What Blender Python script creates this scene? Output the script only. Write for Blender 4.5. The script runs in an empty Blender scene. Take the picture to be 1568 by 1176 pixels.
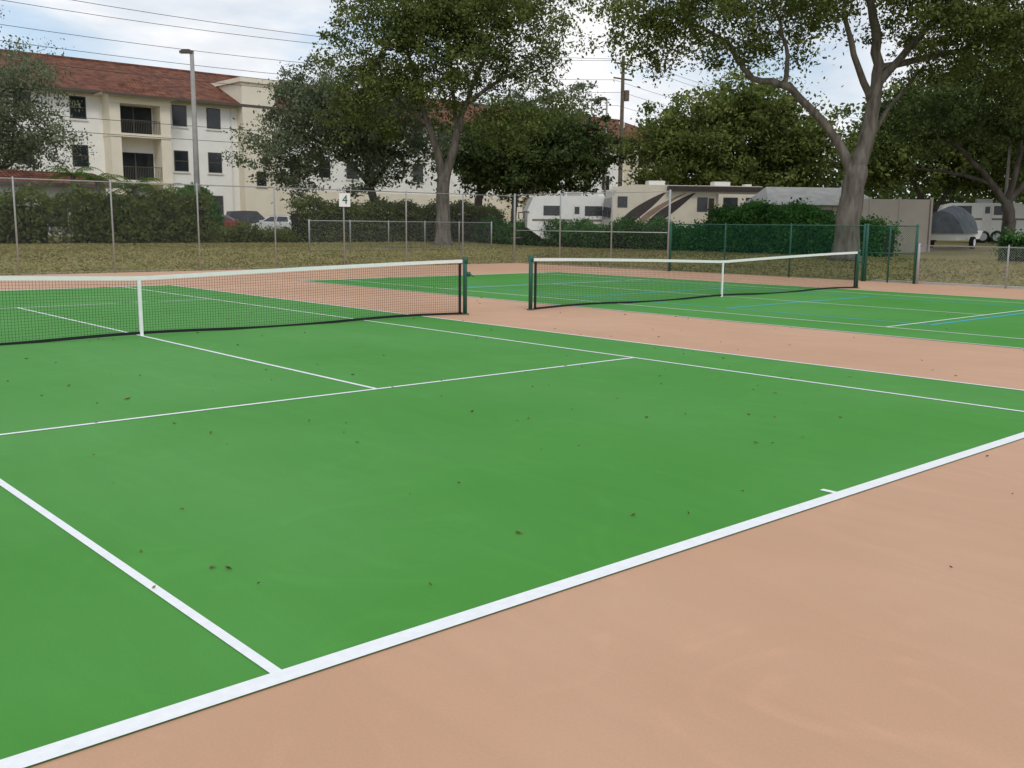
import bpy, math, numpy as np
from mathutils import Matrix, Vector
sc=bpy.context.scene
# world units: metres, x along the baseline, y towards the nets, origin = centre mark of first court
CAM=np.array([-5.8721,-3.2327,1.7421]);YAW,PITCH,ROLL,FOC=.7300,.1589,.0095,1519.2
def RR(yaw,pitch,roll):
    f=np.array([math.sin(yaw)*math.cos(pitch),math.cos(yaw)*math.cos(pitch),-math.sin(pitch)])
    r=np.cross(f,[0,0,1]); r/=np.linalg.norm(r); u=np.cross(r,f)
    return r*math.cos(roll)+u*math.sin(roll),-r*math.sin(roll)+u*math.cos(roll),f
Rv=np.array([math.cos(YAW),-math.sin(YAW)]);Fv=np.array([math.sin(YAW),math.cos(YAW)])
def B(t,Y):  # surveyed bearing (tangent) and distance -> ground position
    q=CAM[:2]+Fv*Y+Rv*(t*Y); return float(q[0]),float(q[1])
def ss(x): x=min(max(x,0),1); return x*x*(3-2*x)
def gz(x,y):
    d=max(y-31.5,x-25.6)
    return -0.012+0.46*ss(d/13)+0.38*ss((d-13)/14)
# ---------------- helpers ----------------
def mat(name,col,rough=.75,var=.15,scale=6.,spec=.3,metal=0.,bump=0.,bscale=60.,col2=None,stretch=None,detail=4):
    m=bpy.data.materials.new(name);m.use_nodes=True;nt=m.node_tree;n=nt.nodes;l=nt.links
    b=n['Principled BSDF'];b.inputs['Roughness'].default_value=rough;b.inputs['Metallic'].default_value=metal
    b.inputs['Specular IOR Level'].default_value=spec
    tc=n.new('ShaderNodeTexCoord');mp=n.new('ShaderNodeMapping');l.new(tc.outputs['Object'],mp.inputs[0])
    if stretch: mp.inputs['Scale'].default_value=stretch
    nz=n.new('ShaderNodeTexNoise');nz.inputs['Scale'].default_value=scale;nz.inputs['Detail'].default_value=detail
    l.new(mp.outputs[0],nz.inputs['Vector'])
    rp=n.new('ShaderNodeValToRGB');l.new(nz.outputs['Fac'],rp.inputs[0])
    c2=col2 or tuple(min(1,v*(1+var)) for v in col)
    c1=col if col2 else tuple(v*(1-var) for v in col)
    rp.color_ramp.elements[0].position=.32;rp.color_ramp.elements[1].position=.68
    rp.color_ramp.elements[0].color=(*c1,1);rp.color_ramp.elements[1].color=(*c2,1)
    l.new(rp.outputs[0],b.inputs['Base Color'])
    if bump>0:
        n2=n.new('ShaderNodeTexNoise');n2.inputs['Scale'].default_value=bscale;n2.inputs['Detail'].default_value=3
        l.new(mp.outputs[0],n2.inputs['Vector'])
        bp=n.new('ShaderNodeBump');bp.inputs['Strength'].default_value=bump;bp.inputs['Distance'].default_value=.05
        l.new(n2.outputs['Fac'],bp.inputs['Height']);l.new(bp.outputs[0],b.inputs['Normal'])
    return m
def court_mat(name,col,seed,amp=1.):
    m=bpy.data.materials.new(name);m.use_nodes=True;nt=m.node_tree;n=nt.nodes;l=nt.links
    b=n['Principled BSDF'];b.inputs['Roughness'].default_value=.60;b.inputs['Specular IOR Level'].default_value=.16
    tc=n.new('ShaderNodeTexCoord')
    def noise(sc_,st,det=5,dist=0.,rot=.35):
        mp=n.new('ShaderNodeMapping');mp.inputs['Scale'].default_value=st;mp.inputs['Location'].default_value=(seed,seed*2,0);mp.inputs['Rotation'].default_value=(0,0,rot)
        l.new(tc.outputs['Object'],mp.inputs[0]);z=n.new('ShaderNodeTexNoise');z.noise_dimensions='2D';z.inputs['Scale'].default_value=sc_;z.inputs['Detail'].default_value=det;z.inputs['Distortion'].default_value=dist
        l.new(mp.outputs[0],z.inputs['Vector']);return z.outputs['Fac']
    def mr(src,a,b_,lo,hi):
        lo=1+(lo-1)*amp;hi=1+(hi-1)*amp
        r=n.new('ShaderNodeMapRange');l.new(src,r.inputs[0]);r.inputs[1].default_value=a;r.inputs[2].default_value=b_;r.inputs[3].default_value=lo;r.inputs[4].default_value=hi;return r.outputs[0]
    def mul(a,b_):
        x=n.new('ShaderNodeMath');x.operation='MULTIPLY';l.new(a,x.inputs[0]);l.new(b_,x.inputs[1]);return x.outputs[0]
    big=noise(.35,(1,1,1),5)
    f=mul(mr(big,.3,.7,.93,1.06),mr(noise(2.2,(1,.22,1),4,1.5),.35,.75,.97,1.035))
    f=mul(f,mr(noise(90,(1,1,1),1),.3,.7,.96,1.04))
    f=mul(f,mr(noise(.9,(1,1,1),5,2.5),.58,.72,1.0,1.07))
    f=mul(f,mr(noise(3.0,(1,.12,1),3,3.,1.7),.62,.74,1.0,1.04))
    hs=n.new('ShaderNodeHueSaturation');hs.inputs['Color'].default_value=(*col,1);l.new(f,hs.inputs['Value'])
    l.new(mr(big,.3,.7,1.04,.95),hs.inputs['Saturation'])
    l.new(hs.outputs[0],b.inputs['Base Color'])
    return m
def leaf_mat(name,dark,light,trans=.3,nscale=.5):
    m=bpy.data.materials.new(name);m.use_nodes=True;nt=m.node_tree;n=nt.nodes;l=nt.links;n.clear()
    o=n.new('ShaderNodeOutputMaterial');d=n.new('ShaderNodeBsdfDiffuse')
    t=n.new('ShaderNodeBsdfTranslucent');mx=n.new('ShaderNodeMixShader');mx.inputs[0].default_value=trans
    g=n.new('ShaderNodeNewGeometry');tc=n.new('ShaderNodeTexCoord');nz=n.new('ShaderNodeTexNoise');nz.inputs['Scale'].default_value=nscale;nz.inputs['Detail'].default_value=1.5
    l.new(tc.outputs['Object'],nz.inputs['Vector'])
    a=n.new('ShaderNodeMath');a.operation='MULTIPLY';a.inputs[1].default_value=.6;l.new(g.outputs['Random Per Island'],a.inputs[0])
    b=n.new('ShaderNodeMath');b.operation='MULTIPLY_ADD';b.inputs[1].default_value=1.6;b.inputs[2].default_value=-.52;l.new(nz.outputs['Fac'],b.inputs[0])
    s=n.new('ShaderNodeMath');s.operation='ADD';s.use_clamp=True;l.new(a.outputs[0],s.inputs[0]);l.new(b.outputs[0],s.inputs[1])
    rp=n.new('ShaderNodeValToRGB');rp.color_ramp.elements[0].color=(*dark,1);rp.color_ramp.elements[1].color=(*light,1);l.new(s.outputs[0],rp.inputs[0])
    l.new(rp.outputs[0],d.inputs['Color']);l.new(rp.outputs[0],t.inputs['Color'])
    l.new(d.outputs[0],mx.inputs[1]);l.new(t.outputs[0],mx.inputs[2]);l.new(mx.outputs[0],o.inputs[0]);return m
def link_mat(name,col,pitch=.075,w=.05):
    m=bpy.data.materials.new(name);m.use_nodes=True;nt=m.node_tree;n=nt.nodes;l=nt.links;n.clear()
    o=n.new('ShaderNodeOutputMaterial');d=n.new('ShaderNodeBsdfDiffuse');d.inputs['Color'].default_value=(*col,1)
    t=n.new('ShaderNodeBsdfTransparent');mx=n.new('ShaderNodeMixShader')
    tc=n.new('ShaderNodeTexCoord');sp=n.new('ShaderNodeSeparateXYZ');l.new(tc.outputs['Object'],sp.inputs[0])
    def M(op,a,b):
        x=n.new('ShaderNodeMath');x.operation=op
        for i,v in enumerate((a,b)):
            if v is None: continue
            if isinstance(v,(int,float)): x.inputs[i].default_value=v
            else: l.new(v,x.inputs[i])
        return x.outputs[0]
    u=M('ADD',sp.outputs[0],sp.outputs[1]);v=sp.outputs[2]
    a=M('LESS_THAN',M('FRACT',M('DIVIDE',M('ADD',M('ADD',u,v),500.),pitch),None),w)
    b=M('LESS_THAN',M('FRACT',M('DIVIDE',M('ADD',M('SUBTRACT',u,v),500.),pitch),None),w)
    l.new(M('MAXIMUM',a,b),mx.inputs[0]);l.new(t.outputs[0],mx.inputs[1]);l.new(d.outputs[0],mx.inputs[2]);l.new(mx.outputs[0],o.inputs[0]);return m
def empty(name):
    o=bpy.data.objects.new(name,None);sc.collection.objects.link(o);return o
def mkobj(name,verts,faces,mats,idx=None,parent=None,smooth=False):
    me=bpy.data.meshes.new(name);me.from_pydata(verts,[],faces)
    for m in (mats if isinstance(mats,(list,tuple)) else [mats]): me.materials.append(m)
    if idx is not None: me.polygons.foreach_set('material_index',idx)
    if smooth: me.polygons.foreach_set('use_smooth',[True]*len(me.polygons))
    me.update();o=bpy.data.objects.new(name,me);sc.collection.objects.link(o)
    if parent: o.parent=parent
    return o
class MB:
    def __init__(s): s.v=[];s.f=[];s.i=[]
    def box(s,x0,x1,y0,y1,z0,z1,mi=0):
        k=len(s.v);s.v+=[(x,y,z) for x in(x0,x1) for y in(y0,y1) for z in(z0,z1)]
        for q in [(0,1,3,2),(4,6,7,5),(0,4,5,1),(2,3,7,6),(0,2,6,4),(1,5,7,3)]: s.f.append(tuple(k+a for a in q));s.i.append(mi)
    def poly(s,pts,mi=0):
        k=len(s.v);s.v+=[tuple(a) for a in pts];s.f.append(tuple(range(k,k+len(pts))));s.i.append(mi)
    def prism(s,prof,y0,y1,mi=0):
        k=len(s.v);n=len(prof)
        s.v+=[(a,y0,b) for a,b in prof]+[(a,y1,b) for a,b in prof]
        s.f.append(tuple(range(k,k+n)));s.i.append(mi);s.f.append(tuple(range(k+2*n-1,k+n-1,-1)));s.i.append(mi)
        for j in range(n):
            s.f.append((k+j,k+(j+1)%n,k+n+(j+1)%n,k+n+j));s.i.append(mi)
    def tube(s,pts,rad,n=8,mi=0,cap=True):
        pts=[Vector(q) for q in pts];k=len(s.v);m=len(pts)
        if isinstance(rad,(int,float)): rad=[rad]*m
        for j,q in enumerate(pts):
            d=(pts[min(j+1,m-1)]-pts[max(j-1,0)]).normalized()
            a=d.cross(Vector((0,0,1)) if abs(d.z)<.9 else Vector((1,0,0))).normalized()
            if j:
                a2=(pa-d*pa.dot(d))
                if a2.length>1e-4: a=a2.normalized()
            pa=a;b=d.cross(a)
            for t in range(n):
                w=2*math.pi*t/n;s.v.append(tuple(q+(a*math.cos(w)+b*math.sin(w))*rad[j]))
        for j in range(m-1):
            for t in range(n):
                s.f.append((k+j*n+t,k+j*n+(t+1)%n,k+(j+1)*n+(t+1)%n,k+(j+1)*n+t));s.i.append(mi)
        if cap:
            s.f.append(tuple(k+(m-1)*n+t for t in range(n)));s.i.append(mi)
            s.f.append(tuple(k+t for t in range(n-1,-1,-1)));s.i.append(mi)
    def done(s,name,mats,parent=None,smooth=False,M=None):
        o=mkobj(name,s.v,s.f,mats,s.i,parent,smooth)
        if M is not None: o.data.transform(M)
        return o
def leaves(name,cen,size,m,parent,rng,up=None):
    N=len(cen);u=rng.normal(size=(N,3))
    if up is not None: u[:,2]=np.abs(u[:,2])*up
    u/=np.linalg.norm(u,axis=1)[:,None]
    w=rng.normal(size=(N,3));v=np.cross(u,w);v/=np.linalg.norm(v,axis=1)[:,None]
    sz=size*(.55+.9*rng.random(N))[:,None]
    V=np.stack([cen-u*sz*.5,cen+v*sz*.27-u*sz*.05,cen+u*sz*.5,cen-v*sz*.27-u*sz*.05],1).reshape(-1,3)
    me=bpy.data.meshes.new(name);me.vertices.add(4*N);me.vertices.foreach_set('co',V.ravel())
    me.loops.add(4*N);me.loops.foreach_set('vertex_index',np.arange(4*N,dtype=np.int32))
    me.polygons.add(N);me.polygons.foreach_set('loop_start',np.arange(0,4*N,4,dtype=np.int32));me.polygons.foreach_set('loop_total',np.full(N,4,dtype=np.int32))
    me.materials.append(m);me.update();me.validate();o=bpy.data.objects.new(name,me);sc.collection.objects.link(o)
    if parent: o.parent=parent
    return o
def tree(name,t,Y,limbs,crowns,ncl,nleaf,size,sig,ml,mb,seed,z0=None):
    rng=np.random.default_rng(seed);bx,by=B(t,Y);bz=gz(bx,by)-.1 if z0 is None else z0
    def W3(q): 
        g=Rv*q[0]+Fv*q[1];return np.array([bx+g[0],by+g[1],q[2]])
    par=empty(name);mb_=MB();nodes=[];rads=[]
    for pts,r0,r1 in limbs:
        P3=[W3(q) for q in pts];
        if P3[0][2]<1: P3[0][2]=bz
        out=[];m=len(P3)
        for j in range(m-1):
            p0=P3[max(j-1,0)];p1=P3[j];p2=P3[j+1];p3=P3[min(j+2,m-1)]
            for s in np.linspace(0,1,6)[:-1]:
                out.append(.5*((2*p1)+(-p0+p2)*s+(2*p0-5*p1+4*p2-p3)*s*s+(-p0+3*p1-3*p2+p3)*s**3)+rng.normal(size=3)*.045*(1 if j else .3))
        out.append(P3[-1]);k=len(out)
        rr=[(r0+(r1-r0)*(i/(k-1))**.8)*rng.uniform(.95,1.06) for i in range(k)]
        if pts[0][2]<1: rr[0]*=1.5;rr[1]*=1.16;rr[2]*=1.04
        mb_.tube(out,rr,12);
        for a,b in zip(out,rr):
            if a[2]>bz+2.5: nodes.append(a);rads.append(b)
    cl=[]
    tot=sum(c[3]*c[4]*c[5] for c in crowns)
    for c in crowns:
        k=max(3,int(ncl*c[3]*c[4]*c[5]/tot))
        d=rng.normal(size=(k,3));d/=np.linalg.norm(d,axis=1)[:,None];d*=(rng.random(k)**.45)[:,None]
        for q in d: cl.append(W3((c[0]+q[0]*c[3],c[1]+q[1]*c[4],c[2]+q[2]*c[5])))
    cl=np.array(cl);nd=np.array(nodes)
    dist=np.array([np.min(np.linalg.norm(nd-q,axis=1)) for q in cl]);order=np.argsort(dist)
    N=[*nodes];Rr=[*rads]
    for i in order:
        q=cl[i];A=np.array(N);dd=np.linalg.norm(A-q,axis=1)+.6*np.maximum(0,A[:,2]-q[2]);j=int(np.argmin(dd));a=A[j];ln=np.linalg.norm(q-a)
        if ln<.3: continue
        r=min(Rr[j]*.7,.018+.022*ln);mid=a+(q-a)*.35+rng.normal(size=3)*ln*.09+np.array([0,0,.06*ln]);m2=a+(q-a)*.7+rng.normal(size=3)*ln*.09
        pts=[a,mid,m2,q];rs=[r,r*.75,r*.5,r*.25+.005];mb_.tube(pts,rs,5,cap=False)
        for x_,y_ in zip(pts[1:],rs[1:]): N.append(x_);Rr.append(y_)
    mb_.done('trunk_and_limbs',mb,par,True)
    sub=4;cc=np.repeat(cl,sub,axis=0)+rng.normal(size=(len(cl)*sub,3))*sig*1.2*np.array([1,1,.7])
    per=rng.random(len(cc))+.15;per=per/per.sum()
    idx=rng.choice(len(cc),nleaf,p=per)
    sg=sig*(.32+.55*rng.random(len(cc)))
    cen=cc[idx]+rng.normal(size=(nleaf,3))*sg[idx][:,None]*np.array([1,1,.6])
    leaves('foliage',cen,size,ml,par,rng)
    return par
def hedge(name,x0,x1,y0,y1,h,N,size,ml,core,seed,dens_core=True):
    rng=np.random.default_rng(seed);par=empty(name)
    x=x0+(x1-x0)*rng.random(N);y=y0+(y1-y0)*rng.random(N);zz=rng.random(N)**.8
    k=rng.integers(0,3,N);dens=.5+.5*np.sin(x*1.9+np.sin(y*1.7)*2+seed)
    x=np.where((k==0)&(x1-x0<y1-y0),np.where(rng.random(N)<.7,x0,x1),x);y=np.where((k==0)&(x1-x0>=y1-y0),np.where(rng.random(N)<.7,y0,y1),y)
    zz=np.where((k==1)&(rng.random(N)<.7),.96,zz)
    top=h+.20*np.sin(x*1.1+y*.9+seed)+.15*np.sin(x*2.7-y*2.1)+.1*np.sin(x*6.1+y*5.3)
    g=np.array([gz(a_,b_) for a_,b_ in zip(x,y)])
    cen=np.stack([x,y,g+top*zz],1)+rng.normal(size=(N,3))*np.array([.16,.16,.13])
    if not dens_core: 
        keep=rng.random(N)<(.35+.65*np.clip(dens*1.6,0,1));cen=cen[keep]
    leaves('foliage',cen,size,ml,par,rng)
    mb=MB()
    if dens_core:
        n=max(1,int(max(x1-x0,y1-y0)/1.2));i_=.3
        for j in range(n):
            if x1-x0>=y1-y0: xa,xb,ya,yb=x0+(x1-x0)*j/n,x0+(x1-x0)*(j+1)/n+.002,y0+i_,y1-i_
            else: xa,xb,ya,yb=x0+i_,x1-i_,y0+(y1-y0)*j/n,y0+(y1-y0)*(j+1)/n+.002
            mb.box(xa,xb,ya,yb,gz(xa,ya)-.1,gz(xa,ya)+h*.74+.1*rng.random())  # dark filler box added inside the foliage to block the view through, no branches
    else:
        for k in range(int((x1-x0)*5)):
            a=rng.uniform(x0,x1);b=rng.uniform(y0+.3,y1-.3);z=gz(a,b);mb.tube([(a,b,z-.1),(a+rng.normal()*.15,b,z+h*.5),(a+rng.normal()*.4,b+rng.normal()*.2,z+h*.95)],[.03,.02,.008],4,cap=False)
    mb.done('dark_fill_or_twigs',core,par)
    return par
# ---------------- materials ----------------
GREEN=court_mat('green_acrylic',(.066,.280,.040),3.,.8);PEACH=court_mat('tan_acrylic',(.565,.340,.218),9.,.65)
WHITE=mat('line_paint',(.86,.88,.89),.5,.04,20);CYAN=mat('blue_line_paint',(.05,.42,.62),.5,.05,20)
GRASS=mat('grass',(.30,.225,.11),.95,.3,.9,.1,bump=.6,bscale=14,col2=(.18,.19,.065),detail=7)
CONC=mat('concrete',(.5,.48,.44),.85,.1,8)
GALV=mat('galvanised_steel',(.40,.41,.42),.45,.1,20,metal=.4);GRNP=mat('green_post_paint',(.015,.10,.065),.4,.1,20,.5)
BLACK=mat('black_net_cord',(.015,.017,.018),.7,.1,20);BAND=mat('white_vinyl_band',(.84,.85,.84),.5,.03,10)
WIRE=mat('cable',(.05,.05,.055),.6,.1,10)
LNK=link_mat('chain_link_wire',(.36,.37,.38),.075,.022);LNKG=link_mat('green_chain_link',(.02,.09,.06),.07,.12)
BARK=mat('bark',(.085,.075,.062),.92,.35,5,.15,bump=1.,bscale=9,stretch=(1,1,.22),col2=(.20,.18,.155),detail=7);BARKD=mat('bark_dark',(.06,.052,.045),.9,.35,3,.1,stretch=(1,1,.3),col2=(.13,.115,.10))
LF1=leaf_mat('oak_leaves',(.030,.052,.016),(.19,.23,.07));LF2=leaf_mat('grey_oak_leaves',(.055,.078,.045),(.24,.275,.165))
LF3=leaf_mat('dark_leaves',(.020,.038,.014),(.125,.165,.06));LF4=leaf_mat('bright_leaves',(.032,.062,.016),(.24,.28,.085))
LH1=leaf_mat('hedge_leaves',(.028,.050,.014),(.17,.21,.065),.2,1.2);LH2=leaf_mat('green_hedge_leaves',(.018,.055,.016),(.09,.22,.055),.2,1.2)
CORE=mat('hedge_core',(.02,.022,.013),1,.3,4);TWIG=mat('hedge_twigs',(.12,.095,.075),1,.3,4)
STUC=mat('white_stucco',(.88,.87,.83),.9,.04,1);CREAM=mat('cream_stucco',(.80,.735,.60),.9,.04,1)
GLASS=mat('window_glass',(.025,.03,.035),.12,.3,1,.5);FRAME=mat('bronze_frame',(.10,.085,.07),.5,.1,5)
WT=mat('white_trim',(.75,.74,.71),.6,.04,5)
def tile():
    m=mat('terracotta_tile',(.26,.075,.04),.85,.3,1.6,.2,detail=10);nt=m.node_tree;n=nt.nodes;l=nt.links
    rp=[x for x in n if x.type=='VALTORGB'][0];rp.color_ramp.elements[0].color=(.12,.05,.036,1);rp.color_ramp.elements[1].color=(.31,.13,.08,1)
    tc=n.new('ShaderNodeTexCoord');w=n.new('ShaderNodeTexWave');w.bands_direction='X';w.inputs['Scale'].default_value=1.2;w.inputs['Distortion'].default_value=.4
    w2=n.new('ShaderNodeTexWave');w2.bands_direction='Y';w2.inputs['Scale'].default_value=.9;l.new(tc.outputs['Object'],w.inputs[0]);l.new(tc.outputs['Object'],w2.inputs[0])
    ad=n.new('ShaderNodeMath');l.new(w.outputs['Fac'],ad.inputs[0]);l.new(w2.outputs['Fac'],ad.inputs[1])
    bp=n.new('ShaderNodeBump');bp.inputs['Strength'].default_value=.9;bp.inputs['Distance'].default_value=.15;l.new(ad.outputs[0],bp.inputs['Height']);l.new(bp.outputs[0],n['Principled BSDF'].inputs['Normal']);return m
TILE=tile()
# ---------------- ground ----------------
xs=np.concatenate([[-1500,-600,-200,-80],np.arange(-40,110,3.),[130,200,400,900,1800]]);ys=np.concatenate([[-1500,-500,-100,-40],np.arange(-20,110,3.),[140,220,500,1000,1800]])
V=[(x,y,gz(x,y)) for x in xs for y in ys];ny=len(ys)
F=[(i*ny+j,(i+1)*ny+j,(i+1)*ny+j+1,i*ny+j+1) for i in range(len(xs)-1) for j in range(ny-1)]
mkobj('grass_ground',V,F,GRASS,smooth=True)
rng=np.random.default_rng(3)
gx=np.concatenate([rng.uniform(-2,37,34000),rng.uniform(25.8,37,13000)]);gy=np.concatenate([rng.uniform(31.4,50,34000),rng.uniform(3,31.3,13000)])
gg=np.array([gz(a,b) for a,b in zip(gx,gy)])+.02
leaves('grass_tufts',np.stack([gx,gy,gg],1),.12,leaf_mat('grass_blades',(.14,.125,.05),(.33,.31,.13),.2,.25),None,rng,1.3)
def sheet(name,x0,x1,y0,y1,z,m,par=None): return mkobj(name,[(x0,y0,z),(x1,y0,z),(x1,y1,z),(x0,y1,z)],[(0,1,2,3)],m,parent=par)
court_pad=sheet('court_pavement',-34,25.2,-14,31.3,0,PEACH)
X2=14.99
def court(cx,name,pickle=False):
    par=empty(name);sheet('green_surface',cx-5.485,cx+5.485,0,23.77,.004,GREEN,par)
    mb=MB();z=.008
    def ln(x0,x1,y0,y1,zz=z,mi=0): mb.poly([(cx+x0,y0,zz),(cx+x1,y0,zz),(cx+x1,y1,zz),(cx+x0,y1,zz)],mi)
    ln(-5.485,5.485,0,.10);ln(-5.485,5.485,23.67,23.77)
    for s in(-1,1):
        a,b=sorted((s*5.485,s*5.435));ln(a,b,.10,23.67);a,b=sorted((s*4.14,s*4.09));ln(a,b,.10,23.67)
    for y in(5.485,18.285): ln(-4.09,4.09,y-.025,y+.025)
    ln(-.025,.025,5.51,18.26);ln(-.025,.025,.10,.2);ln(-.025,.025,23.57,23.67)
    if pickle:
        z2=.0065
        for yy in(11.885-6.7,11.885+6.7,11.885-2.13,11.885+2.13): ln(-3.05,3.05,yy-.05,yy+.035,z2,1)
        for s in(-1,1): ln(s*3.05-.03,s*3.05+.03,5.24,18.53,z2,1)
    mb.done('painted_lines',[WHITE,CYAN],par);return par
court(0,'tennis_court');court(X2,'tennis_court',True);court(-15,'tennis_court')
mb=MB();mb.box(25.2,25.6,-14,13.6,-.2,.05);mb.done('concrete_kerb',CONC)
# ---------------- nets ----------------
def net(nx,half=6.4):
    par=empty('tennis_net');par.location=(nx,0,0);par.scale=(half/6.4,1,1);y=11.885;cx=0
    def top(x): return 1.07-.156*(1-abs(x)/6.4)**1.3*1.0
    def bot(x): return .03+.02*math.cos(x*1.3)
    mb=MB();r=.0014
    for x in np.arange(-6.25,6.26,.045): mb.box(cx+x-r,cx+x+r,y-r,y+r,bot(x),top(x)-.03)
    for k in range(1,22):
        f=k/22;st=np.linspace(-6.3,6.3,25)
        for a,b in zip(st[:-1],st[1:]):
            za=bot(a)+(top(a)-bot(a))*f;zb=bot(b)+(top(b)-bot(b))*f
            q=[(cx+a,y-r*1.5,za-r),(cx+b,y-r*1.5,zb-r),(cx+b,y-r*1.5,zb+r),(cx+a,y-r*1.5,za+r)];mb.poly(q)
    mb.done('net_mesh',BLACK,par)
    mb=MB();st=np.linspace(-6.33,6.33,40)
    for a,b in zip(st[:-1],st[1:]):
        for yy in(y-.009,y+.009): mb.poly([(cx+a,yy,top(a)-.062),(cx+b,yy,top(b)-.062),(cx+b,yy,top(b)),(cx+a,yy,top(a))])
        mb.poly([(cx+a,y-.009,top(a)),(cx+b,y-.009,top(b)),(cx+b,y+.009,top(b)),(cx+a,y+.009,top(a))])
    mb.done('top_band',BAND,par)
    mb=MB()
    for s in(-1,1): mb.box(cx+s*6.27-.025,cx+s*6.27+.025,y-.012,y+.012,.03,1.0)
    for a,b in zip(st[:-1],st[1:]): 
        mb.poly([(cx+a,y-.012,bot(a)-.02),(cx+b,y-.012,bot(b)-.02),(cx+b,y-.012,bot(b)+.025),(cx+a,y-.012,bot(a)+.025)])
    mb.done('side_and_bottom_tape',BLACK,par)
    mb=MB();mb.box(cx-.026,cx+.026,y-.016,y+.016,0.005,top(0)+.004);mb.done('centre_strap',BAND,par)
    mb=MB()
    for s in(-1,1):
        mb.tube([(cx+s*6.4,y,0),(cx+s*6.4,y,1.09),(cx+s*6.4,y,1.105)],[.042,.042,.03],14);mb.tube([(cx+s*6.4,y,0.004),(cx+s*6.4,y,.02)],.08,14)
        mb.box(cx+s*6.4-.03,cx+s*6.4+.03,y-.05,y+.05,1.0,1.12)
    mb.box(cx+6.43,cx+6.50,y-.05,y+.03,.74,.83);mb.tube([(cx+6.50,y,.78),(cx+6.54,y,.78),(cx+6.54,y-.1,.74)],.012,6)
    mb.tube([(cx-6.44,y-.04,.3),(cx-6.44,y-.04,.9)],.012,6)
    mb.done('posts_and_winder',GRNP,par,True)
net(0);net(14.70,6.55);net(-15)
# ---------------- fences ----------------
def fence(axis,c,a0,a1,h,posts,mp,ml,rail=(),name='chain_link_fence',r=.03,end=.045):
    par=empty(name);mb=MB()
    def pt(a,z): return (a,c,z) if axis=='x' else (c,a,z)
    def g(a): q=pt(a,0);return max(gz(q[0],q[1]),0.0)
    for i,a in enumerate(posts):
        rr=end if i in(0,len(posts)-1) else r
        mb.tube([pt(a,g(a)-.1),pt(a,g(a)+h+.03),pt(a,g(a)+h+.07)],[rr,rr,rr*.4],8)
    for z in(h,)+tuple(rail): mb.tube([pt(a0,g(a0)+z),pt(a1,g(a1)+z)],.021,6)
    mb.tube([pt(a0,g(a0)+.06),pt(a1,g(a1)+.06)],.006,4)
    mb.done('posts_and_rails',mp,par,True)
    q=[pt(a0,g(a0)+.03),pt(a1,g(a1)+.03),pt(a1,g(a1)+h),pt(a0,g(a0)+h)];mb=MB();mb.poly(q);mb.done('wire_mesh',ml,par);return par
fence('x',31.2,-30,25,3.05,[6.7+3.05*k for k in range(-12,6)]+[25],GALV,LNK)
fence('y',25,22.1,31.2,3.1,[22.1,25.15,28.2,31.19],GALV,LNK,rail=(1.5,))
fence('y',25,13.8,22.1,1.83,[13.8,16.6,19.4,22.0],GRNP,LNKG,rail=())
fence('y',25,-14,11.9,1.22,[11.9-2.75*k for k in range(0,10)][::-1],GALV,link_mat('chain_link_wire_near',(.42,.43,.44),.075,.07))
fence('x',41,20,32,1.5,[20+2.4*k for k in range(6)],GALV,LNK)
par=fence('y',25,11.95,13.7,1.83,[12.0,12.9,13.7],GRNP,LNKG,rail=(.95,),name='chain_link_gate')
# sign
par=empty('court_number_sign');mb=MB();mb.box(15.60,16.10,31.10,31.14,2.40,2.93);mb.done('sign_panel',BAND,par)
cu=bpy.data.curves.new('numeral','FONT');cu.body='4';cu.size=.5;cu.extrude=.004;cu.align_x='CENTER';cu.align_y='CENTER';to=bpy.data.objects.new('numeral_four',cu);sc.collection.objects.link(to)
to.location=(15.85,31.09,2.66);to.rotation_euler=(math.pi/2,0,0);cu.materials.append(GRNP);to.parent=par
# ---------------- apartment building ----------------
par=empty('apartment_building');mb=MB()
FY=75.9
mb.box(2,94,FY,90,0,11.4,0)
mb.box(33.8,36.9,FY-1.0,FY+5,0,13.2,1);mb.box(33.6,37.1,FY-1.2,FY+5.2,13.2,13.55,1)
mb.box(2,94,FY-.12,FY,11.05,11.39,1);mb.box(37.1,94,FY-.05,FY,0,4.6,1)
def win(x,zc,w=1.2,h=1.65,y=FY):
    mb.box(x-w/2,x+w/2,y-.03,y,zc-h/2,zc+h/2,3);mb.box(x-w/2+.07,x+w/2-.07,y-.045,y-.03,zc-h/2+.07,zc+h/2-.07,2)
    mb.box(x-w/2,x+w/2,y-.06,y-.045,zc-.03,zc+.03,3);mb.box(x-w/2-.1,x+w/2+.1,y-.1,y,zc-h/2-.14,zc-h/2-.003,4)
for x in(5,9,13,17,20.9,28.8,31.7,39.2,42.1,45,52.5,55.5,58.5,61,70,73,76,79):
    for zc in(10.15,6.6,3.1): win(x,zc)
win(35.35,5.4,.9,1.2,FY-1.0)
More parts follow.
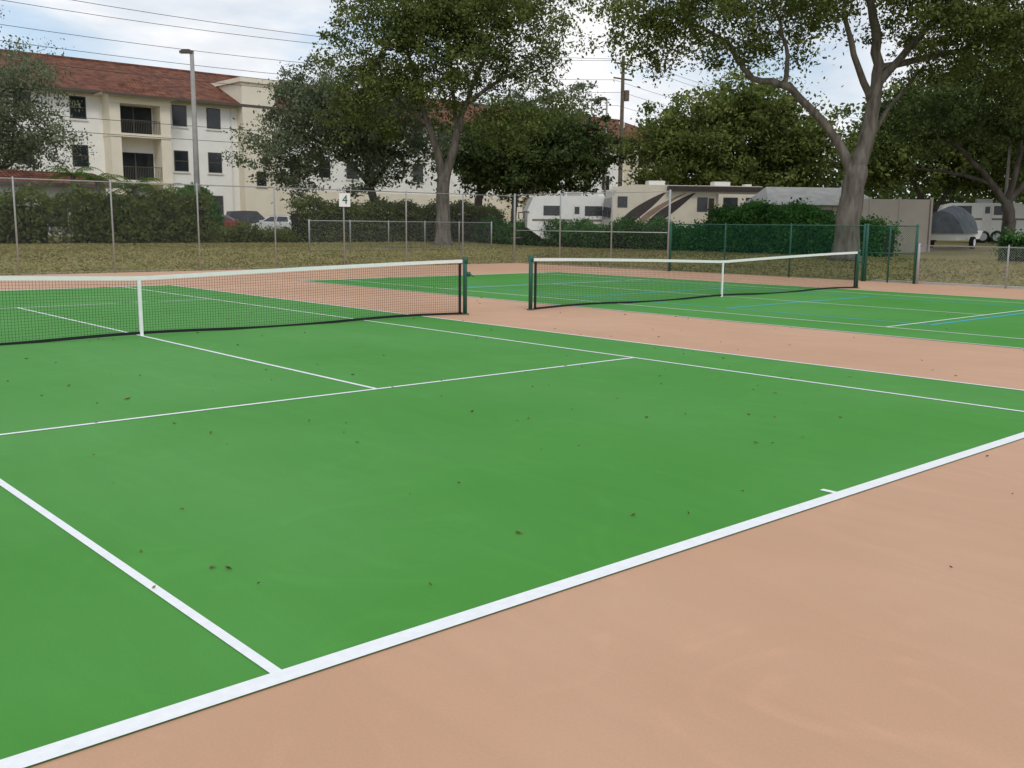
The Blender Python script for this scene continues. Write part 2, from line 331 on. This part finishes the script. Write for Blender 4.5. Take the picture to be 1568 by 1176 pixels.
def bay(x0,x1):
    y0=FY-1.5
    for a in(x0,x1-.8): mb.box(a,a+.8,y0,FY,0,10.8,1)
    for z in(1.5,4.9,8.4): mb.box(x0-.05,x1+.05,y0-.06,FY,z-.28,z,1)
    mb.box(x0-.05,x1+.05,y0-.06,FY,10.6,11.2,1)
    for z in(1.5,4.9,8.4):
        mb.box(x0+.9,x1-.9,FY-.04,FY,z+.02,z+2.15,2);mb.box((x0+x1)/2-.05,(x0+x1)/2+.05,FY-.07,FY-.04,z+.02,z+2.15,3)
        mb.box(x0+.8,x1-.8,y0+.05,y0+.09,z+.98,z+1.03,3)
        for q in np.arange(x0+.85,x1-.8,.13): mb.box(q-.012,q+.012,y0+.06,y0+.084,z+.05,z+.98,3)
    a=(x0-.7,y0-.7,11.2);b=(x1+.7,y0-.7,11.2);c_=(x1+.7,FY+2.0,11.2);d=(x0-.7,FY+2.0,11.2);m_=(x0+x1)/2
    e1=(m_,y0+1.6,12.9);e2=(m_,FY+3.4,12.9)
    mb.poly([a,b,e1],5);mb.poly([b,c_,e2,e1],5);mb.poly([d,a,e1,e2],5);mb.poly([a,d,c_,b],4)
    mb.box(x0-.72,x1+.72,y0-.78,y0-.702,11.08,11.24,3)
for x0 in(22.7,64.,82.): bay(x0,x0+4.7)
x0,x1,y0,y1,z0,z1=1,95,FY-.9,90.9,11.4,14.7;ym=(y0+y1)/2
mb.poly([(x0,y0,z0),(x1,y0,z0),(x1-6,ym,z1),(x0,ym,z1)],5);mb.poly([(x1,y1,z0),(x0,y1,z0),(x0,ym,z1),(x1-6,ym,z1)],5);mb.poly([(x1,y0,z0),(x1,y1,z0),(x1-6,ym,z1)],5)
mb.poly([(x0,y0,z0-.02),(x0,y1,z0-.02),(x1,y1,z0-.02),(x1,y0,z0-.02)],3)
mb.box(x0,x1,y0-.14,y0-.002,z0-.18,z0+.02,3)
mb.tube([(x0,ym,z1),(x1-6,ym,z1)],.16,6,5)
for xx in(74,86): mb.box(xx,xx+.5,ym-3,ym-2.5,13,14.2,4)
for xx in (27.4,33.2): mb.tube([(xx,FY-.1,0),(xx,FY-.1,11.0)],.06,6,4)
mb.done('facade_roof_windows',[STUC,CREAM,GLASS,FRAME,WT,TILE],par)
par=empty('low_tile_roof_building');mb=MB();mb.box(-10,16.2,58,68,0,3.9,0)
mb.poly([(-11,57.2,3.85),(16.9,57.2,3.85),(16.0,59.5,4.6),(-11,59.5,4.6)],1);mb.poly([(16.9,57.2,3.85),(16.9,68.8,3.85),(16.0,66,4.6),(16.0,59.5,4.6)],1)
mb.poly([(-11,59.5,4.6),(16,59.5,4.6),(16,66,4.6),(-11,66,4.6)],1);mb.box(-10,16.9,57.1,57.2,3.68,3.87,2)
for x in(9,12.5): mb.box(x,x+1.4,57.95,58,1.4,3.0,3)
mb.done('walls_and_roof',[STUC,TILE,FRAME,GLASS],par)
# ---------------- vehicles ----------------
TYRE=mat('tyre_rubber',(.02,.02,.02),.8,.1,10);CHR=mat('wheel_alloy',(.45,.46,.47),.35,.05,10,metal=.7)
LAMPR=mat('tail_lamp',(.3,.01,.01),.3,.05,5);LAMPW=mat('head_lamp',(.75,.77,.8),.2,.05,5)
def Mx(t,Y,rot):
    x,y=B(t,Y);return Matrix.Translation((x,y,gz(x,y)))@Matrix.Rotation(rot-YAW,4,'Z')
def wheel(mb,x,y,r,w,s):
    mb.tube([(x,y,r),(x,y+s*w,r)],r,18,1);mb.tube([(x,y+s*w,r),(x,y+s*(w+.01),r)],r*.62,14,2)
def car(col,t,Y,rot,suv=False,name='parked_car'):
    pm=mat('car_paint',col,.25,.04,3,.6);par=empty(name);mb=MB();H=1.75 if suv else 1.45;Lh=2.3;Wd=.9
    low=[(-Lh,.35),(-Lh-.03,.62),(-Lh+.08,.92),(-1.3,1.0),(1.0,.98),(1.95,.84),(Lh,.66),(Lh+.03,.35),(1.9,.24),(-1.9,.24)]
    def loft(prof,w,inset,mi):
        k=len(mb.v);n=len(prof);cz=sum(b for a,b in prof)/n
        rings=[(-w,.96),(-w+inset,1.0),(w-inset,1.0),(w,.96)]
        for yy,s_ in rings: mb.v+=[(a*s_,yy,cz+(b-cz)*(1 if s_==1 else .93)) for a,b in prof]
        for r_ in range(3):
            for j in range(n): mb.f.append((k+r_*n+j,k+r_*n+(j+1)%n,k+(r_+1)*n+(j+1)%n,k+(r_+1)*n+j));mb.i.append(mi)
        mb.f.append(tuple(range(k,k+n)));mb.i.append(mi);mb.f.append(tuple(range(k+4*n-1,k+3*n-1,-1)));mb.i.append(mi)
    loft(low,Wd,.1,0)
    rb=-2.05 if suv else -1.75
    cab=[(rb,.97),(rb+.35 if not suv else rb+.2,H-.06),(-.6,H),(.25,H-.03),(1.05,.97)]
    k=len(mb.v);n=5
    for yy,s_ in((-.82,0),(-.64,1),(.64,1),(.82,0)):
        mb.v+=[(a,(yy if b<1 else (-.62 if yy<0 else .62)) if s_==0 else yy,b-(.02 if s_==0 and b>1 else 0)) for a,b in cab]
    for r_ in range(3):
        for j in range(n-1): mb.f.append((k+r_*n+j,k+r_*n+j+1,k+(r_+1)*n+j+1,k+(r_+1)*n+j));mb.i.append(3 if j in(0,3) else 0)
    mb.f.append(tuple(range(k,k+n)));mb.i.append(0);mb.f.append(tuple(range(k+4*n-1,k+3*n-1,-1)));mb.i.append(0)
    for s in(-1,1):
        def sp(a,b): f=(b-.97)/(H-.97);return (a,s*(.835-.2*f),b)
        mb.poly([sp(rb+.28,1.02),sp(rb+.5,H-.12),sp(-.42,H-.1),sp(-.42,1.02)],3);mb.poly([sp(-.34,1.02),sp(-.34,H-.1),sp(.22,H-.12),sp(.82,1.02)],3)
        for x in(-1.42,1.45): wheel(mb,x,s*.74,.34,.17,s)
        mb.box(Lh-.18,Lh+.0,s*.62-.16,s*.62+.16,.6,.74,5);mb.box(-Lh-.02,-Lh+.14,s*.64-.14,s*.64+.14,.68,.88,4)
        mb.box(.75,.9,s*.92-.08,s*.92+.08,.98,1.1,0)
    mb.done('body_wheels_windows',[pm,TYRE,CHR,GLASS,LAMPR,LAMPW],par,M=Mx(t,Y,rot))
car((.72,.73,.74),-.232,66,2.6);car((.25,.02,.02),-.290,70,.4);car((.03,.03,.035),-.258,73,.2,True);car((.12,.18,.28),-.510,56,.3)
RVW=mat('rv_white',(.80,.80,.78),.35,.04,2,.5);RVB=mat('rv_beige',(.66,.60,.49),.35,.05,2,.5);RVD=mat('rv_brown_graphic',(.035,.024,.02),.35,.1,3,.5);RVT=mat('rv_tan_graphic',(.26,.18,.12),.35,.1,3)
def rv(t,Y,rot,Ln,H,base,name,motor):
    par=empty(name);mb=MB();h=Ln/2;W=1.25;z0=.45
    prof=[(-h,z0),(-h-.02,z0+.8),(-h+.12,H-.75),(-h+.35,H-.32),(-h+.75,H-.08),(-h+1.5,H),(h-.3,H),(h,H-.25),(h,z0)] if motor else [(-h,z0+.7),(-h,H-.9),(-h+.35,H-.1),(-h+.8,H),(h-.3,H),(h,H-.3),(h,z0),(-h+1.0,z0)]
    mb.prism(prof,-W,W,0)
    y=-W-.006
    def sidebox(a,b,c,d,mi,e=.02): mb.box(a,b,-W-e,-W+.0,c,d,mi)
    if motor:
        mb.poly([(-h-.02,-W+.15,1.6),(-h-.02,W-.15,1.6),(-h+.09,W-.15,H-.8),(-h+.09,-W+.15,H-.8)],3)
        def swoosh(x0,w,m_,e,k=1.,za=.7,zb=None):
            c1=[];c2=[];zb=zb or H-.45
            for s in np.linspace(0,1,14):
                zz=za+(zb-za)*s**.75;xx=x0+k*(2.9*s**1.5);c1.append((-h+xx,y-e,zz));c2.append((-h+xx+w*(.2+math.sin(math.pi*min(1,.12+s*.88))),y-e,zz))
            for q in range(13): mb.poly([c1[q],c2[q],c2[q+1],c1[q+1]],m_)
        swoosh(.3,.85,6,0);swoosh(1.35,.45,7,.004,1.1);swoosh(2.0,.8,6,.008,1.05)
        sidebox(-h+.4,-h+1.0,2.3,2.95,3,.03)
        sidebox(-h+4.6,h-.1,.6,1.0,7,.012);sidebox(-h+5.3,-h+5.95,2.1,2.95,3,.03);sidebox(h-3.6,h-3.25,.8,2.9,6,.03)
        mb.box(h-3.1,h-.2,-W-.35,-W-.04,1.2,H-.5,0);mb.box(h-2.8,h-1.9,-W-.37,-W-.352,2.2,2.95,3);mb.box(h-1.4,h-.6,-W-.37,-W-.352,2.2,2.95,3)
        mb.box(-h+3.4,h-.2,-W-.38,-W-.02,H-.34,H-.06,6)
    else:
        sidebox(-h+1.0,-h+2.1,1.9,2.5,3);sidebox(h-2.0,h-.9,1.9,2.5,3);sidebox(-h+2.8,-h+3.4,.7,2.6,4);sidebox(-h+2.95,-h+3.25,2.0,2.45,3,.03);sidebox(-h+.3,h-.1,1.55,1.68,7,.012)
        mb.tube([(-h+.6,0,z0+.1),(-h-.9,0,z0)],.06,6,6)
    for a in(-h+2.5,h-3): mb.box(a,a+1.,-.4,.4,H+.002,H+.28,4)
    mb.box(h-1,h-.6,-.3,.3,H+.002,H+.15,4)
    for s in(-1,1):
        for x in ((-h+1.6,h-2.5) if motor else (.2,1.05)): wheel(mb,x,s*(W-.25),.42,.27,s)
        mb.tube([(-h+.1,s*(W),2.1),(-h-.25,s*(W+.3),2.1),(-h-.25,s*(W+.3),1.7)],.04,5,6)
    mb.done('body_windows_wheels',[base,TYRE,CHR,GLASS,WT,LAMPR,RVD,RVT],par,M=Mx(t,Y,rot))
rv(.168,62,.12,9.6,3.65,RVB,'motorhome',True);rv(.055,64,.1,5.6,3.1,RVW,'travel_trailer',False);rv(.462,70,-.3,5.5,2.7,RVW,'travel_trailer',False)
TARP=mat('boat_tarp',(.13,.145,.16),.8,.25,2.5,.2,bump=.5,bscale=3);par=empty('covered_boat');mb=MB();n=9
for i,s in enumerate(np.linspace(0,1,9)):
    w=1.15*math.sin(math.pi*min(1,.25+.75*(1-s))*.5+.0)**.8*(1 if s<.9 else .5);hh=2.3-.55*abs(s-.42)*1.6
    k=len(mb.v);x=-2.8+5.6*s
    for a in np.linspace(-1,1,n): mb.v.append((x,a*w,(.95+(hh-.95)*(1-abs(a)**2.2)) if abs(a)<.95 else .8))
    if i:
        for j in range(n-1): mb.f.append((k-n+j,k-n+j+1,k+j+1,k+j));mb.i.append(0)
mb.f.append(tuple(range(n)));mb.i.append(0)
mb.prism([(-2.7,.95),(-2.6,.45),(2.0,.5),(2.7,.95)],-.75,.75,2)
for s in(-1,1): wheel(mb,-.6,s*.95,.32,.2,s)
mb.done('tarp_hull_wheels',[TARP,TYRE,RVW],par,M=Mx(.440,54,.9))
GREY=mat('grey_metal_roof',(.30,.30,.28),.6,.15,2);TAN=mat('tan_panel',(.48,.43,.37),.85,.08,1)
par=empty('storage_shed');mb=MB();mb.box(-3,3,-2,2,0,2.4,0)
for a,b,c_,d in[((-3.3,-2.4,2.35),(3.3,-2.4,2.35),(2.6,0,3.4),(-2.6,0,3.4)),((3.3,2.4,2.35),(-3.3,2.4,2.35),(-2.6,0,3.4),(2.6,0,3.4))]: mb.poly([a,b,c_,d],1)
mb.poly([(3.3,-2.4,2.35),(3.3,2.4,2.35),(2.6,0,3.4)],1);mb.poly([(-3.3,2.4,2.35),(-3.3,-2.4,2.35),(-2.6,0,3.4)],1);mb.box(-.5,.5,-2.04,-2,0,2.1,2)
mb.done('walls_roof_door',[TAN,GREY,FRAME],par,M=Mx(.293,58,.1))
par=empty('tan_privacy_wall');mb=MB()
for k in range(3): mb.box(-2.2+k*1.5,-2.2+k*1.5+1.44,-.06,.06,0,2.7,0);mb.box(-2.3+k*1.5,-2.2+k*1.5-.003,-.1,.1,0,2.8,0)
mb.box(2.3,2.4,-.1,.1,0,2.8,0);mb.done('panels_and_posts',[TAN],par,M=Mx(.368,51,0))
# ---------------- poles and wires ----------------
CP=mat('concrete_pole',(.34,.33,.31),.8,.1,3);WP=mat('wood_pole',(.14,.11,.085),.9,.2,4)
def lamp(t,Y,H,r,arm):
    par=empty('street_lamp');x,y=B(t,Y);z=gz(x,y);mb=MB();mb.tube([(x,y,z),(x,y,z+H*.5),(x,y,z+H)],[r,r*.8,r*.6],10)
    ax,ay=-Rv*arm;mb.tube([(x,y,z+H-.15),(x+ax*.6,y+ay*.6,z+H)],.05,6);mb.done('pole',CP,par,True)
    mb=MB();mb.box(-.38,.38,-.16,.16,0,.14);mb.prism([(-.32,.14),(.32,.14),(.2,.22),(-.2,.22)],-.14,.14);mb.done('lamp_head',FRAME,par,M=Matrix.Translation((x+ax,y+ay,z+H-.06))@Matrix.Rotation(-YAW,4,'Z'))
lamp(-.3135,60,10.75,.19,.3);lamp(.090,85,11.3,.12,.4);lamp(.487,58,8.6,.1,.3)
par=empty('utility_pole');x,y=B(.105,100);z=gz(x,y);mb=MB();mb.tube([(x,y,z),(x,y,18)],[.24,.16],8);PX,PY=x,y
for zz in(17.2,15.8): mb.box(x-1.3,x+1.3,y-.06,y+.06,zz,zz+.13)
for k in(-1.1,0,1.1): mb.tube([(x+k,y,17.33),(x+k,y,17.6)],.06,6)
mb.tube([(x+.35,y-.2,13.8),(x+.35,y-.2,14.8)],.28,10);mb.done('pole_crossarms_transformer',WP,par)
par=empty('power_lines');mb=MB()
for (ya,za,zb,sag) in((PY-1.1,17.6,17.2,2.2),(PY,17.6,16.6,2.3),(PY+1.1,15.9,15.2,2.0),(PY,14.6,14.0,1.9),(PY+.6,13.4,12.9,1.7),(PY,9.4,9.0,.9),(PY-.3,8.4,8.1,.9)):
    for xa,xb in((PX,PX-85),(PX,PX+70)):
        pts=[(xa+(xb-xa)*s,ya,za+(zb-za)*s-sag*4*s*(1-s)) for s in np.linspace(0,1,25)];mb.tube(pts,.017,4,cap=False)
mb.done('wires',WIRE,par)
# ---------------- vegetation ----------------
tree('oak_tree',-.070,62,[([(0,0,0),(0,0,2.4),(.05,0,4.6)],.50,.38),([(.0,0,4.3),(-.4,.1,6.2),(-1.2,.2,8.6),(-1.8,.5,11),(-3,.6,13.6)],.30,.08),([(.05,0,4.3),(.75,-.1,6.6),(1.3,.2,8.8),(2.4,.4,11.5),(3.2,1,14.5)],.32,.08),
 ([(-.9,.2,7.6),(-2.8,-.5,9.2),(-5,-.8,10.8)],.16,.05),([(1.4,.2,9),(3.6,-.6,10.4),(5.6,-1,11.6)],.16,.05),([(.9,0,7.2),(.5,.6,10.5),(.3,.8,14.5)],.18,.05)],
 [(-3.6,0,13.0,4.0,4,3.4),(2.8,0,13.2,5.2,4.5,3.4),(-4.4,0,9.2,3.0,3,2.4),(4.8,0,9.0,2.9,3,2.4),(-.5,0,9.3,2.8,3,1.9),(0,1,15,6.5,4,2.2)],270,64000,.20,.65,LF1,BARK,1)
tree('oak_tree',-.135,72,[([(0,0,0),(-.1,0,2.5),(-.5,0,4.5)],.34,.26),([(-.5,0,4.4),(-2.2,0,6.2),(-4.5,0,7.6),(-6.5,0,8.4)],.2,.06),([(-.5,0,4.4),(-1.2,.3,7.2),(-2.2,.4,10.4)],.22,.06),([(-.4,0,4.4),(1,.3,6.4),(2,.2,8.6)],.18,.05)],
 [(-3,0,9.8,4.2,3.5,3.2),(-6,0,6.6,2.7,3,2.5),(-.3,0,6.4,3.2,3,2.4),(1.8,0,8.4,3.0,3,3.0),(-6.2,0,9.4,2.0,2,1.9)],190,44000,.23,.65,LF2,BARKD,2)
tree('oak_tree',-.037,80,[([(0,0,0),(0,0,2.8),(.3,0,4)],.36,.3),([(.3,0,4),(2,0,5.6),(4.6,.3,7.2),(7.5,.3,8)],.24,.06),([(.3,0,4),(0,.3,6.4),(-.6,.4,9)],.2,.06)],
 [(5,0,8.0,5.0,3.5,2.7),(-.4,0,7,3.4,3.5,3.0),(8.2,0,7,2.8,3,2.6),(4.5,0,5.4,4.4,3,1.6)],180,38000,.29,.65,LF3,BARKD,3)
tree('oak_tree',.0,88,[([(0,0,0),(0,0,3),(.3,0,6)],.3,.2),([(.3,0,5),(2,0,8),(3,0,11)],.2,.06)],[(1.5,0,11.0,4.4,3.5,2.8),(5.4,0,11,2.2,3,3.2)],60,11000,.26,.6,LF2,BARKD,33)
tree('oak_tree',.212,76,[([(0,0,0),(0,0,3),(0,0,4.5)],.4,.3),([(0,0,4.2),(-2,0,6),(-4.5,0,8)],.24,.06),([(0,0,4.2),(.6,0,7),(.4,0,10)],.22,.06),([(0,0,4.2),(2.4,0,6),(4.6,0,7.4)],.22,.06)],
 [(-.3,0,9,4.8,4,3.4),(-3.9,0,7.4,3.0,3.4,2.9),(4.8,0,7.2,3.8,3.4,3.1),(0.4,0,5.5,5.4,3,1.8)],230,54000,.30,.75,LF4,BARKD,4)
tree('oak_tree',.332,44.5,[([(0,0,0),(.05,0,2.2),(.25,0,4.4)],.60,.46),([(.25,0,4.2),(.72,0,6.2),(.95,.2,8.4),(.7,.3,10.6),(.1,.5,12.6)],.42,.12),
 ([(.1,0,3.9),(-.75,.1,5.7),(-2.8,.2,7.7),(-4.7,.3,8.3),(-5.5,.5,9.6),(-7.4,.6,10.6)],.25,.06),([(.9,.2,7.8),(2.6,0,9.9),(4.2,-.2,11.7)],.22,.07),
 ([(.75,.1,7.2),(-.5,-.4,9.6),(-1.0,-.6,12)],.2,.06),([(-3.0,.2,7.8),(-3.2,-.3,9.4),(-4.2,-.8,11.6)],.12,.05),([(.9,.2,8.6),(3.4,.8,9.2),(6.8,1.2,10.2),(9,1.5,10.8)],.18,.06),([(.3,0,4.6),(1.6,.6,6.8),(3.2,1.4,8.6)],.14,.05)],
 [(-5.5,0,11.5,5.8,5,2.4),(1,0,12.6,6,5,2.6),(7,0,10.7,5.4,5,3.0),(-9,0,10.6,2.9,3,1.9),(4.2,2,9.2,2.6,3,1.4),(-3.2,1,9.9,2.4,3,1.2),(9.8,0,8.8,3,4,2.4)],350,94000,.165,.6,LF1,BARK,5)
tree('oak_tree',.415,74,[([(0,0,0),(0,0,3)],.36,.3),([(0,0,2.8),(-1.5,0,5),(-3,0,7.4)],.22,.06),([(0,0,2.8),(1.6,0,5.4),(2.4,0,8)],.22,.06)],
 [(0,0,8.8,5,4,3.4),(-3.6,0,7,3.4,3,3.0),(4.4,0,7,3.6,3.4,3.4)],180,38000,.31,.75,LF4,BARKD,6)
tree('oak_tree',.492,57,[([(0,0,0),(0,0,2.2),(-.2,0,3.4)],.4,.3),([(-.2,0,3.2),(-1.6,0,4.8),(-3.6,-.4,6.4),(-5.6,-.6,7.4)],.24,.07),([(-.2,0,3.2),(.3,0,6),(0,0,9)],.22,.06),([(-.2,0,3.2),(1.4,0,5),(3.4,0,6.4)],.22,.06),([(-.9,0,4.2),(-3.2,.4,4.9),(-5.4,.5,5.2)],.14,.05)],
 [(-.5,0,9.4,5.4,4,2.8),(-5,0,8.2,3,3,1.9),(3.6,0,8,4,3.4,3),(7,0,8,4,3.4,3)],190,40000,.23,.6,LF3,BARKD,7)
tree('oak_tree',.56,66,[([(0,0,0),(0,0,3)],.36,.3),([(0,0,2.8),(-1.5,0,5),(-3,0,7.4)],.22,.06)],[(0,0,8,6,4,4)],90,14000,.34,.7,LF3,BARKD,8)
tree('oak_tree',-.508,60,[([(0,0,0),(0,0,3),(.1,0,4.6)],.26,.2),([(.1,0,4.4),(.9,0,6.6),(1.6,0,9.2)],.15,.04),([(.1,0,4.4),(-.4,0,7),(-.8,0,10)],.15,.04),([(.1,0,4.6),(1.8,0,5.8),(3.4,0,6.8)],.12,.04)],
 [(.9,0,8.6,3.1,3,2.9),(2.7,0,6.2,2.0,2,2.2),(-1.5,0,9,3,3,3),(-.4,0,5.8,3,2.5,2.2)],150,26000,.17,.6,LF2,BARKD,9)
tree('oak_tree',-.535,50,[([(0,0,0),(0,0,6),(.2,0,9)],.2,.12),([(.2,0,9),(.6,0,11),(1.2,0,13)],.1,.03)],[(.2,0,12,1.2,1.5,2.0)],22,1200,.14,.4,LF2,BARKD,10)
rng=np.random.default_rng(20);par=empty('distant_trees');cs=[]
for t in np.linspace(.19,.72,19):
    Y=rng.uniform(100,120);x,y=B(t,Y);h=rng.uniform(7,10.5);d=rng.normal(size=(1700,3));d/=np.linalg.norm(d,axis=1)[:,None];d*=(rng.random(1700)**.3)[:,None]
    cs.append(np.array([x,y,h*.55])+d*np.array([4.2,4.2,h*.5])+rng.normal(size=(1700,3))*.35)
leaves('foliage',np.concatenate(cs),.55,LF3,par,rng)
hedge('hedge',-4,10.4,50,51.6,2.4,26000,.16,LH1,CORE,1)
hedge('hedge',10.4,12.0,50,51.4,2.3,3800,.15,LH1,TWIG,11,dens_core=False)
hedge('hedge',12.0,19.0,50,51.6,2.4,18000,.16,LH1,CORE,12)
hedge('hedge',19.0,24.6,50,51.2,.7,6000,.13,LH1,CORE,2)
hedge('hedge',24.8,41,50,51.6,2.3,32000,.16,LH1,CORE,3)
hedge('hedge',37.3,38.9,29.5,49,1.3,28000,.15,LH2,CORE,4)
hedge('hedge',37.3,38.9,23.2,29.5,2.15,22000,.15,LH2,CORE,5)
hedge('hedge',37.3,38.9,19.8,23.2,1.55,9000,.15,LH2,CORE,7)
hedge('hedge',37.3,38.6,2,14.6,1.1,12000,.14,LH2,CORE,6)
rng=np.random.default_rng(5);par=empty('round_shrub');x,y=B(-.317,63);d=rng.normal(size=(9000,3));d/=np.linalg.norm(d,axis=1)[:,None];d[:,2]=np.abs(d[:,2]);leaves('foliage',np.array([x,y,gz(x,y)])+d*np.array([1.7,1.7,3.1])+rng.normal(size=(9000,3))*.1,.16,LH2,par,rng)
PALM=leaf_mat('palm_leaves',(.04,.08,.02),(.16,.24,.06))
def palm(t,Y,H,seed):
    rng=np.random.default_rng(seed);par=empty('palm_tree');x,y=B(t,Y);z=gz(x,y);mb=MB();mb.tube([(x,y,z),(x+.1,y,z+H*.5),(x,y,z+H)],[.2,.15,.13],8);mb.done('trunk',BARK,par,True);mb=MB()
    for k in range(20):
        a=k*2.4+rng.random();e=rng.uniform(.1,1.2);Ln=rng.uniform(1.6,2.3);dr=Vector((math.cos(a),math.sin(a),0));sd=Vector((-math.sin(a),math.cos(a),0));P_=[]
        for s in np.linspace(0,1,15): P_.append(Vector((x,y,z+H))+dr*(Ln*s*math.cos(e*.6))+Vector((0,0,1))*(Ln*(s*math.sin(e)-.75*s*s)))
        mb.tube(P_,.015,4,cap=False)
        for j in range(1,15):
            for s in(-1,1):
                l_=.55*math.sin(math.pi*min(1,.15+j/16));q=P_[j];tip=q+sd*s*l_*.8+dr*l_*.45-Vector((0,0,l_*.35));mb.poly([q,q+dr*.06,tip])
    mb.done('fronds',PALM,par)
palm(-.412,56.5,3.2,1);palm(-.376,55,2.9,2);palm(-.436,56.6,3.5,3);palm(-.352,56,2.6,4)
# ---------------- leaf litter on the court ----------------
rng=np.random.default_rng(82);mb=MB();LB=mat('dry_leaf',(.06,.05,.022),.8,.5,25,col2=(.34,.27,.11))
pos=[(rng.uniform(-6,10),rng.uniform(.2,16)) for _ in range(150)]+[(rng.uniform(-3,6),rng.uniform(2,8)) for _ in range(40)]+[(rng.uniform(-4,3),rng.uniform(-1.5,2)) for _ in range(14)]+[(rng.uniform(8,24),rng.uniform(3,24)) for _ in range(55)]
for (x,y) in pos:
    a=rng.uniform(0,6.28);l_=rng.uniform(.010,.030)*(1.35 if rng.random()<.15 else 1);w=l_*rng.uniform(.12,.36);ca,sa=math.cos(a),math.sin(a);h=rng.uniform(.003,.014)
    def T(u,v,z): return (x+u*ca-v*sa,y+u*sa+v*ca,.0095+z)
    bend=rng.uniform(-.3,.3)*l_
    mid=[T(-l_,bend,h*.3),T(-l_*.3,0,0),T(l_*.4,0,0),T(l_,bend,h)];up=[T(-l_*.3,w,h),T(l_*.4,w*.8,h*.9)];dn=[T(-l_*.3,-w,h*.8),T(l_*.4,-w*.8,h)]
    mb.poly([mid[0],mid[1],up[0]]);mb.poly([mid[1],mid[2],up[1],up[0]]);mb.poly([mid[2],mid[3],up[1]]);mb.poly([mid[0],dn[0],mid[1]]);mb.poly([mid[1],dn[0],dn[1],mid[2]]);mb.poly([mid[2],dn[1],mid[3]])
mb.done('fallen_leaves',LB)
# ---------------- world, sun, camera ----------------
w=bpy.data.worlds.new("World");sc.world=w;w.use_nodes=True;nt=w.node_tree;n=nt.nodes;l=nt.links;n.clear()
o=n.new('ShaderNodeOutputWorld');sk=n.new('ShaderNodeTexSky');sk.sky_type='NISHITA';sk.sun_disc=False;sk.sun_elevation=math.radians(48);sk.sun_rotation=math.radians(205)
b1=n.new('ShaderNodeBackground');b1.inputs[1].default_value=.14;l.new(sk.outputs[0],b1.inputs[0])
tc=n.new('ShaderNodeTexCoord');mp=n.new('ShaderNodeMapping');mp.inputs['Scale'].default_value=(1,1,3.2);mp.inputs['Location'].default_value=(.4,.2,0);l.new(tc.outputs['Generated'],mp.inputs[0])
nz=n.new('ShaderNodeTexNoise');nz.inputs['Scale'].default_value=4.0;nz.inputs['Detail'].default_value=6;nz.inputs['Roughness'].default_value=.55;nz.inputs['Distortion'].default_value=.3;l.new(mp.outputs[0],nz.inputs['Vector'])
rp=n.new('ShaderNodeValToRGB');rp.color_ramp.elements[0].position=.36;rp.color_ramp.elements[1].position=.52;rp.color_ramp.elements[0].color=(.25,.25,.25,1);l.new(nz.outputs['Fac'],rp.inputs[0])
nz2=n.new('ShaderNodeTexNoise');nz2.inputs['Scale'].default_value=6;nz2.inputs['Detail'].default_value=5;l.new(mp.outputs[0],nz2.inputs['Vector'])
rc=n.new('ShaderNodeValToRGB');rc.color_ramp.elements[0].position=.35;rc.color_ramp.elements[1].position=.60;rc.color_ramp.elements[0].color=(.64,.72,.82,1);rc.color_ramp.elements[1].color=(.99,.99,1,1);l.new(nz2.outputs['Fac'],rc.inputs[0])
b2=n.new('ShaderNodeBackground');b2.inputs[1].default_value=1.03;l.new(rc.outputs[0],b2.inputs[0])
mx=n.new('ShaderNodeMixShader');l.new(rp.outputs[0],mx.inputs[0]);l.new(b1.outputs[0],mx.inputs[1]);l.new(b2.outputs[0],mx.inputs[2]);l.new(mx.outputs[0],o.inputs[0])
sd=bpy.data.lights.new('sun','SUN');sd.energy=1.0;sd.angle=math.radians(14);sd.color=(1,.95,.88);so=bpy.data.objects.new('sun',sd);sc.collection.objects.link(so);so.rotation_euler=(math.radians(42),0,math.radians(-25));so.location=(0,0,40)
cd=bpy.data.cameras.new("camera");co=bpy.data.objects.new("camera",cd);sc.collection.objects.link(co);sc.camera=co
cd.sensor_width=36;cd.lens=FOC/1568*36;cd.clip_end=4000;cd.clip_start=.05
r,u,f=RR(YAW,PITCH,ROLL)
co.matrix_world=Matrix(((r[0],u[0],-f[0],CAM[0]),(r[1],u[1],-f[1],CAM[1]),(r[2],u[2],-f[2],CAM[2]),(0,0,0,1)))
sc.view_settings.view_transform='Standard';sc.view_settings.look='None';sc.view_settings.exposure=0
